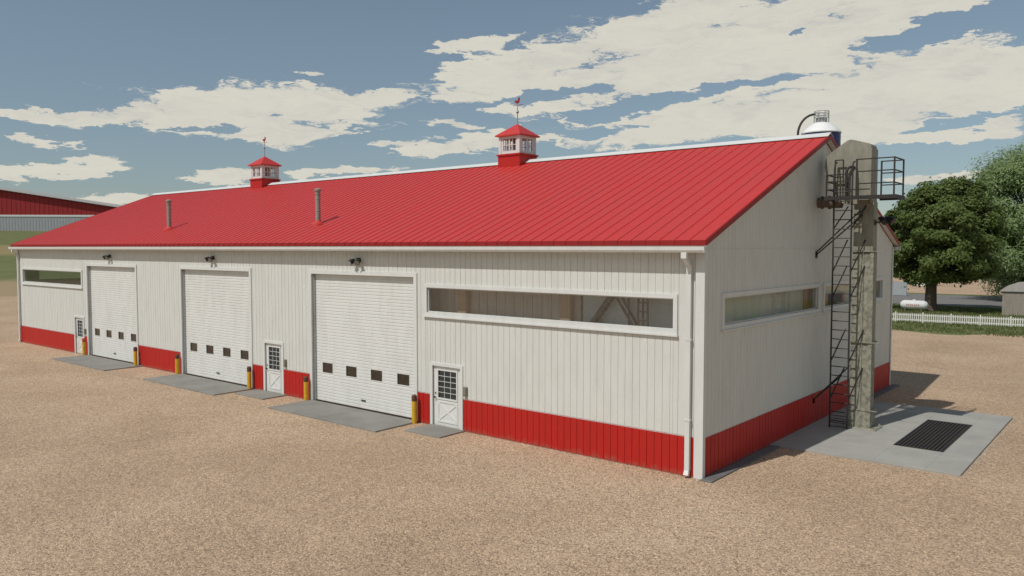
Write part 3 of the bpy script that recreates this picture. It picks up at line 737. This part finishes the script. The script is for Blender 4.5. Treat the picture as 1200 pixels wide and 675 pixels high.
# ------------------------------------------------------------------ plank fence and houses beyond
pf = empty('board_fence', (-22.0,88.6,0), 'bluish grey board fence across the lane behind the shed corner', 'fence', rz=R(-8))
m = MB()
for k in range(33): m.bevbox(k*.2,k*.2+.185,-.012,.012,.05,1.75+.03*math.sin(k*2.1),.03)
m.box(0,6.6,.013,.06,.4,.5); m.box(0,6.6,.013,.06,1.3,1.4); m.build('board_panel', M['blue_wood'], pf)
for k in range(5): m = MB(); m.box(k*1.63-.06,k*1.63+.06,.013,.13,0,1.8); m.build('post', M['blue_wood'], pf)
def house(loc, rz_, w, dd, h, rh, label, wallm, roofm, nw):
    o = empty('house', loc, label, 'house', rz=R(rz_))
    m = MB(); m.box(-w/2,w/2,0,dd,0,h); m.prism([(-0+.0,h),(dd,h),(dd/2,h+rh-.1)],'x',-w/2+.01,w/2-.01); m.build('wall', M[wallm], o)
    m = MB(); m.prism([(-.5,h-.2),(dd/2,h+rh),(dd+.5,h-.2),(dd+.5,h-.02),(dd/2,h+rh+.2),(-.5,h-.02)],'x',-w/2-.4,w/2+.4); m.build('roof', M[roofm], o)
    for k in range(nw):
        x = -w/2+w*(k+.5)/nw; m = MB(); m.box(x-.55,x+.55,-.05,.02,h*.38,h*.8); f = m.build('window', M['white_trim'], o)
        m = MB(); m.box(x-.47,x+.47,-.06,-.045,h*.41,h*.77); m.build('pane', M['black_plastic'], f)
house((-20.6,118,0), -12, 2.6, 3, 1.9, .8, 'small white house glimpsed left of the big tree trunk', 'house_white','house_roof', 1)
house((-2.5,118,0), 6, 8, 6, 3.4, 2.0, 'pale blue-grey house glimpsed between the big tree and the garden shed', 'house_white','house_roof', 3)

# ------------------------------------------------------------------ trees
def tree(name, label, cat, base, th, tr, center, radii, nc, nl, lsize, mat, seed, group=None, droop=0):
    rng = np.random.default_rng(seed); random.seed(seed)
    o = empty(name, (*base,0), label, cat, group)
    C = np.array(center)
    # clump centres fill the crown with an uneven outline
    cl = []; 
    while len(cl) < nc:
        hgt = rng.uniform(-.97,1); th_ = rng.uniform(0,2*np.pi)
        lim = math.sqrt(max(0,1-hgt*hgt)) if hgt > 0 else math.sqrt(max(0,1-hgt**4))
        if rng.random() > lim+.1: continue
        k = 1+.13*math.sin(3*th_+seed+2*hgt)+.08*math.sin(7*th_+5*hgt)
        fr = rng.uniform(.12,1)**.5*k*lim
        cl.append(np.array([fr*math.cos(th_),fr*math.sin(th_),hgt*rng.uniform(.9,1.04)])*np.array(radii)+C)
    cl = np.array(cl); cr = rng.uniform(.5,1.1,nc)*np.mean(radii)*.2
    idx = rng.integers(0,nc,nl); d = rng.normal(size=(nl,3)); d /= np.linalg.norm(d,axis=1)[:,None]
    rad = cr[idx]*rng.uniform(.12,1,nl)**.45*1.12
    pos = cl[idx]+d*rad[:,None]*np.array([1.15,1.15,.75+.5*droop]); out = rng.random(nl) < .08; pos += out[:,None]*d*cr[idx][:,None]*rng.uniform(.1,.6,nl)[:,None]; pos[:,2] -= droop*rng.random(nl)**2*1.2
    oc = pos-C; oc /= np.linalg.norm(oc,axis=1)[:,None]; nrm = d*.55+oc*.6+rng.normal(size=(nl,3))*.45+np.array([0,0,.45]); nrm /= np.linalg.norm(nrm,axis=1)[:,None]
    t = np.cross(nrm, rng.normal(size=(nl,3))); t /= np.linalg.norm(t,axis=1)[:,None]; b = np.cross(nrm,t)
    s = lsize*rng.uniform(.6,1.35,nl)[:,None]; w = s*(.55 if not droop else .34)
    V = np.stack([pos-t*s, pos+b*w+nrm*s*.15, pos+t*s, pos-b*w+nrm*s*.15],1).reshape(-1,3)
    me = bpy.data.meshes.new('crown'); F = np.arange(4*nl).reshape(-1,4)
    me.vertices.add(4*nl); me.vertices.foreach_set('co', V.astype(np.float32).ravel())
    me.loops.add(4*nl); me.loops.foreach_set('vertex_index', F.ravel().astype(np.int32))
    me.polygons.add(nl); me.polygons.foreach_set('loop_start', np.arange(0,4*nl,4,dtype=np.int32)); me.polygons.foreach_set('loop_total', np.full(nl,4,dtype=np.int32))
    me.update(); me.validate(); me.materials.append(M[mat])
    c = bpy.data.objects.new('crown', me); COL.objects.link(c); c.parent = o
    m = MB(); top = C[2]+radii[2]*.35
    m.tube([(0,0,-.1),(0,0,.25),(.02,.02,.8),(.05,0,th),(C[0]*.5,C[1]*.5,(th+top)/2),(C[0],C[1],top)],[tr*1.55,tr*1.2,tr,tr*.88,tr*.55,tr*.12],14)
    sel = rng.choice(nc, min(nc,26), replace=False)
    for k in sel:
        e = cl[k]; z0 = th*rng.uniform(.85,1.0)+max(0,(e[2]-th))*rng.uniform(.1,.45); f = (z0-th)/max(top-th,.1); f = max(f,0)
        a = np.array([C[0]*f*.8,C[1]*f*.8,z0]); mid = a*.5+e*.5+np.array([0,0,.35])
        r0 = tr*.42*(1-f*.7); m.tube([tuple(a),tuple(mid),tuple(e)],[r0,r0*.55,r0*.18],6)
    m.build('trunk', M['bark'], o, 60)
    return o
tree('broadleaf_tree','dense dark green broadleaf tree with stout trunk on the lawn behind the picket fence','tree',(-8.0,64.3),2.6,.52,(.75,.5,7.45),(4.75,4.75,4.85),210,100000,.155,'leaf_dark',11)
tree('willow_tree','tall pale grey-green feathery tree at the right edge behind the shed','tree',(-2.6,85.5),3.5,.6,(.9,0,9.7),(7.6,7.0,8.0),280,120000,.185,'leaf_pale',5,droop=.6)
for i,(x,y,h,rr,l) in enumerate([(-40,165,13,6.5,'distant green tree in the row beyond the lane, nearest the silo'),(-27,172,14,7.5,'distant green tree beyond the lane, seen past the left side of the big tree'),
      (-14,168,12,7,'distant green tree beyond the lane, hidden mostly behind the big tree crown'),(-2,160,12,7,'distant green tree beyond the lane, between the two large trees'),(14,170,14,8,'distant green tree beyond the lane, behind the willow crown'),(30,165,13,8,'distant green tree beyond the lane, furthest right')]):
    tree('distant_tree', l, 'tree', (x,y), 2.0,.35,(0,0,h*.47),(rr,rr,h*.49),45,9000,.5,'leaf_mid',30+i,'trees beyond the lane')

# lawn grass between the yard and the tank, as countless blades
rng = np.random.default_rng(2); nb = 26000
bxy = np.stack([rng.uniform(-16,9,nb), rng.uniform(43.2,71.5,nb)],1)
h = rng.uniform(.06,.20,nb)*(1+.6*(np.sin(bxy[:,0]*1.7)*np.sin(bxy[:,1]*1.3))); a = rng.uniform(0,2*np.pi,nb); w = .035
V = np.zeros((nb,3,3)); lean = rng.normal(size=(nb,2))*.05
V[:,0,:2] = bxy+np.stack([np.cos(a),np.sin(a)],1)*w; V[:,1,:2] = bxy-np.stack([np.cos(a),np.sin(a)],1)*w; V[:,2,:2] = bxy+lean; V[:,2,2] = h
me = bpy.data.meshes.new('lawn_grass'); me.from_pydata(V.reshape(-1,3).tolist(), [], np.arange(3*nb).reshape(-1,3).tolist()); me.materials.append(M['grass_blade'])
lg = bpy.data.objects.new('lawn_grass', me); COL.objects.link(lg); tag(lg,'short green grass along the picket fence','grass',kind='stuff')

# loose stones on the yard, thickest in the foreground and along the slab edges
rng = np.random.default_rng(9); ns = 16000
px_ = rng.uniform(-34,14,ns); py_ = np.where(rng.random(ns) < .8, rng.uniform(-16,1,ns), rng.uniform(-1,16,ns))
edge = rng.random(ns) < .16; py_ = np.where(edge, -1.95+rng.normal(size=ns)*.14, py_); px_ = np.where(edge, rng.uniform(-37,-8,ns), px_)
e2 = rng.random(ns) < .05; px_ = np.where(e2, 5.14+np.abs(rng.normal(size=ns))*.12, px_); py_ = np.where(e2, rng.uniform(4.5,13.7,ns), py_)
keep = ~((px_ < .1) & (py_ > -.1) & (px_ > -47.2)) & ~((px_ > -.2) & (px_ < 5.12) & (py_ > 4.5) & (py_ < 13.8))
px_, py_ = px_[keep], py_[keep]; ns = len(px_)
rad = rng.uniform(.007,.019,ns)*np.where(rng.random(ns) < .05, 1.6, 1); rot = rng.uniform(0,6.28,ns); el2 = rng.uniform(.6,1.5,ns)
U = np.array([(1,0,.25),(.4,.9,.3),(-.8,.6,.2),(-.9,-.5,.3),(.3,-1,.25),(.1,.05,.8),(0,0,-.3)]); FS = [(0,1,5),(1,2,5),(2,3,5),(3,4,5),(4,0,5),(1,0,6),(2,1,6),(3,2,6),(4,3,6),(0,4,6)]
V = np.repeat(U[None],ns,0)*rad[:,None,None]; V[:,:,0] *= el2[:,None]
ca,sa = np.cos(rot)[:,None],np.sin(rot)[:,None]; V = np.stack([V[:,:,0]*ca-V[:,:,1]*sa+px_[:,None], V[:,:,0]*sa+V[:,:,1]*ca+py_[:,None], V[:,:,2]+.005],2)
F = (np.array(FS)[None]+np.arange(ns)[:,None,None]*7).reshape(-1,3)
me = bpy.data.meshes.new('loose_stones'); me.from_pydata(V.reshape(-1,3).tolist(), [], F.tolist()); me.materials.append(M['stone'])
ls = bpy.data.objects.new('loose_stones', me); COL.objects.link(ls); tag(ls,'small loose stones scattered over the tan gravel yard','gravel',kind='stuff')

# ------------------------------------------------------------------ sun, sky and clouds
sv = Vector((-.14,-.71,1.0)).normalized()                             # towards the sun
elev = math.asin(sv.z); azi = math.atan2(sv.x, sv.y)                 # clockwise from +y
sd = bpy.data.lights.new('sun','SUN'); sd.energy = 3.1; sd.angle = R(.5); sd.color = (1,.97,.92)
so = bpy.data.objects.new('sun', sd); COL.objects.link(so); so.rotation_euler = sv.to_track_quat('Z','Y').to_euler(); so.location = (0,0,60)
w = bpy.data.worlds.new('World'); S.world = w; w.use_nodes = True; nt = w.node_tree; bg = nt.nodes['Background']
sky = N(nt,'ShaderNodeTexSky', sky_type='NISHITA', sun_disc=False, sun_elevation=elev, sun_rotation=azi, air_density=1.0, dust_density=.25, ozone_density=1.4)
hs = N(nt,'ShaderNodeHueSaturation'); hs.inputs['Saturation'].default_value = .78; hs.inputs['Hue'].default_value = .488; nt.links.new(sky.outputs[0], hs.inputs['Color'])
geo = N(nt,'ShaderNodeTexCoord'); nv = N(nt,'ShaderNodeVectorMath', operation='NORMALIZE'); nt.links.new(geo.outputs['Generated'], nv.inputs[0])
sp = N(nt,'ShaderNodeSeparateXYZ'); nt.links.new(nv.outputs[0], sp.inputs[0])
YAW = R(39.57)                                                       # bearing the cloud list is measured from
fwd = math_(nt,'ADD', math_(nt,'MULTIPLY',sp.outputs[0],-math.sin(YAW)), math_(nt,'MULTIPLY',sp.outputs[1],math.cos(YAW)))
rgt = math_(nt,'ADD', math_(nt,'MULTIPLY',sp.outputs[0],math.cos(YAW)), math_(nt,'MULTIPLY',sp.outputs[1],math.sin(YAW)))
az = math_(nt,'ARCTAN2',rgt,fwd); el_ = math_(nt,'ARCSINE',sp.outputs[2])
cv0 = N(nt,'ShaderNodeCombineXYZ'); nt.links.new(az,cv0.inputs[0]); nt.links.new(el_,cv0.inputs[1])
mw = N(nt,'ShaderNodeMapping'); nt.links.new(cv0.outputs[0], mw.inputs[0]); mw.inputs['Scale'].default_value = (16,55,1)
wn = N(nt,'ShaderNodeTexNoise'); wn.inputs['Scale'].default_value = 1; wn.inputs['Detail'].default_value = 7; wn.inputs['Roughness'].default_value = .65; nt.links.new(mw.outputs[0], wn.inputs['Vector'])
ws = N(nt,'ShaderNodeVectorMath', operation='SUBTRACT'); nt.links.new(wn.outputs['Color'], ws.inputs[0]); ws.inputs[1].default_value = (.5,.5,.5)
wm = N(nt,'ShaderNodeVectorMath', operation='MULTIPLY'); nt.links.new(ws.outputs[0], wm.inputs[0]); wm.inputs[1].default_value = (.16,.040,0)
cv = N(nt,'ShaderNodeVectorMath', operation='ADD'); nt.links.new(cv0.outputs[0], cv.inputs[0]); nt.links.new(wm.outputs[0], cv.inputs[1])
CL = [(.2898,.2303,.3226,.0573,7),(.0213,.2179,.1279,.0261,18),(.4734,.1783,.2197,.0547,6),(.1891,.2648,.1538,.0287,18),(.2412,.1544,.1815,.0261,5),(.3865,.1232,.1194,.0213,4),
 (.0428,.1380,.0321,.0083,4),(-.0268,.1329,.1017,.0136,6),(-.0426,.2476,.0584,.0069,10),(-.0426,.2148,.0479,.0151,10),(-.3104,.1612,.1406,.0295,3),(-.4310,.1493,.0795,.0132,6),
 (-.5237,.1415,.0562,.0063,2),(-.1900,.1803,.0721,.0100,4),(-.2814,.1378,.0889,.0160,2),(-.5244,.1152,.0241,.0055,-8),(-.5090,.0859,.0491,.0093,6),(-.5607,.0770,.0308,.0108,0),
 (-.3405,.0847,.0477,.0090,4),(-.2115,.0909,.0616,.0062,3),(-.2405,.2080,.0262,.0039,0),(-.1489,.1263,.0314,.0052,0),(-.4679,.0536,.0514,.0067,3),(-.0748,.1512,.0319,.0052,0),
 (.5320,.1282,.0715,.0162,8),(.5619,.1741,.0535,.0347,0),(.5091,.0794,.0900,.0065,2),(.0956,.2389,.0633,.0138,15),(.5045,.2561,.0488,.0034,12),
 (1.3,.35,.5,.12,4),(-1.4,.4,.5,.14,-5),(2.6,.3,.5,.12,3),(-2.6,.5,.6,.15,6)]
GAPS = [(0.4969,0.2381,0.0903,0.0192,10),(0.5601,0.2340,0.0458,0.0337,0),(0.2307,0.1867,0.1518,0.0079,8),(0.1328,0.1677,0.0735,0.0122,6),(0.0587,0.1873,0.0745,0.0081,5),(0.5198,0.1382,0.0725,0.0081,9),(0.0425,0.2904,0.0954,0.0134,-4),(0.3194,0.1948,0.0481,0.0058,6),(0.4751,0.1081,0.0932,0.0056,4),(0.0960,0.1427,0.0742,0.0083,4),(0.3683,0.1075,0.0560,0.0059,3),(0.3376,0.2456,0.0379,0.0047,10),(-0.2811,0.1577,0.0296,0.0030,3),(-0.3584,0.1392,0.0376,0.0039,5)]
cur = None
for a,e,ra,re,t in CL:
    mp = N(nt,'ShaderNodeMapping', vector_type='TEXTURE'); nt.links.new(cv.outputs[0], mp.inputs[0])
    mp.inputs['Location'].default_value = (a,e,0); mp.inputs['Rotation'].default_value = (0,0,R(t)); mp.inputs['Scale'].default_value = (ra,re,1)
    ln = N(nt,'ShaderNodeVectorMath', operation='LENGTH'); nt.links.new(mp.outputs[0], ln.inputs[0])
    v = math_(nt,'SUBTRACT',1.0,ln.outputs['Value']); cur = v if cur is None else math_(nt,'MAXIMUM',cur,v)
gapv = None
for a,e,ra,re,t in GAPS:
    mp = N(nt,'ShaderNodeMapping', vector_type='TEXTURE'); nt.links.new(cv.outputs[0], mp.inputs[0])
    mp.inputs['Location'].default_value = (a,e,0); mp.inputs['Rotation'].default_value = (0,0,R(t)); mp.inputs['Scale'].default_value = (ra,re,1)
    ln = N(nt,'ShaderNodeVectorMath', operation='LENGTH'); nt.links.new(mp.outputs[0], ln.inputs[0])
    v = math_(nt,'SUBTRACT',1.0,ln.outputs['Value'], clamp=True); gapv = v if gapv is None else math_(nt,'MAXIMUM',gapv,v)
cur = math_(nt,'SUBTRACT',cur,math_(nt,'MULTIPLY',gapv,1.9))
cur = math_(nt,'MAXIMUM',cur,-1.2)
mpn = N(nt,'ShaderNodeMapping'); nt.links.new(cv.outputs[0], mpn.inputs[0]); mpn.inputs['Scale'].default_value = (9,34,1); mpn.inputs['Rotation'].default_value = (0,0,R(-5))
n1 = noise(nt, mpn.outputs[0], 1.0, 9, .62, .35)
mpf = N(nt,'ShaderNodeMapping'); nt.links.new(cv.outputs[0], mpf.inputs[0]); mpf.inputs['Scale'].default_value = (40,130,1)
n2 = noise(nt, mpf.outputs[0], 1.0, 6, .6)
val = math_(nt,'ADD', math_(nt,'MULTIPLY',cur,.72), math_(nt,'ADD', math_(nt,'MULTIPLY',math_(nt,'SUBTRACT',n1,.5),1.8), math_(nt,'MULTIPLY',math_(nt,'SUBTRACT',n2,.5),.85)))
mr = N(nt,'ShaderNodeMapRange', interpolation_type='SMOOTHSTEP'); nt.links.new(val, mr.inputs[0]); mr.inputs[1].default_value = -.05; mr.inputs[2].default_value = .10
cc = ramp(nt, math_(nt,'ADD',math_(nt,'MULTIPLY',n1,.6),math_(nt,'MULTIPLY',n2,.4)), [(.32,(7.5,7.4,6.8)),(.5,(9.0,8.7,7.6)),(.68,(9.6,9.2,8.0))])
hzf = N(nt,'ShaderNodeMapRange', interpolation_type='SMOOTHSTEP'); nt.links.new(el_,hzf.inputs[0]); hzf.inputs[1].default_value = 0; hzf.inputs[2].default_value = .32
air = mixc(nt, hzf.outputs[0], (.74,.80,.83), (1,1,1))
skc = mixc(nt, 1.0, hs.outputs[0], air, 'MULTIPLY')
mix = mixc(nt, math_(nt,'MULTIPLY',mr.outputs[0],.96), skc, cc)
nt.links.new(mix, bg.inputs['Color']); bg.inputs['Strength'].default_value = .074

# ------------------------------------------------------------------ camera
cd = bpy.data.cameras.new('camera'); cd.sensor_width = 36; cd.lens = 926/1200*36; cd.clip_end = 5000; cd.clip_start = .1
co = bpy.data.objects.new('camera', cd); COL.objects.link(co); co.location = (9.070,-18.673,6.0); co.rotation_euler = (R(90-2.936),0,R(39.57)); S.camera = co
S.view_settings.view_transform = 'Standard'; S.view_settings.look = 'None'; S.view_settings.exposure = 0; S.view_settings.gamma = 1; S.view_settings.use_curve_mapping = False
S.render.resolution_x = 1024; S.render.resolution_y = 576
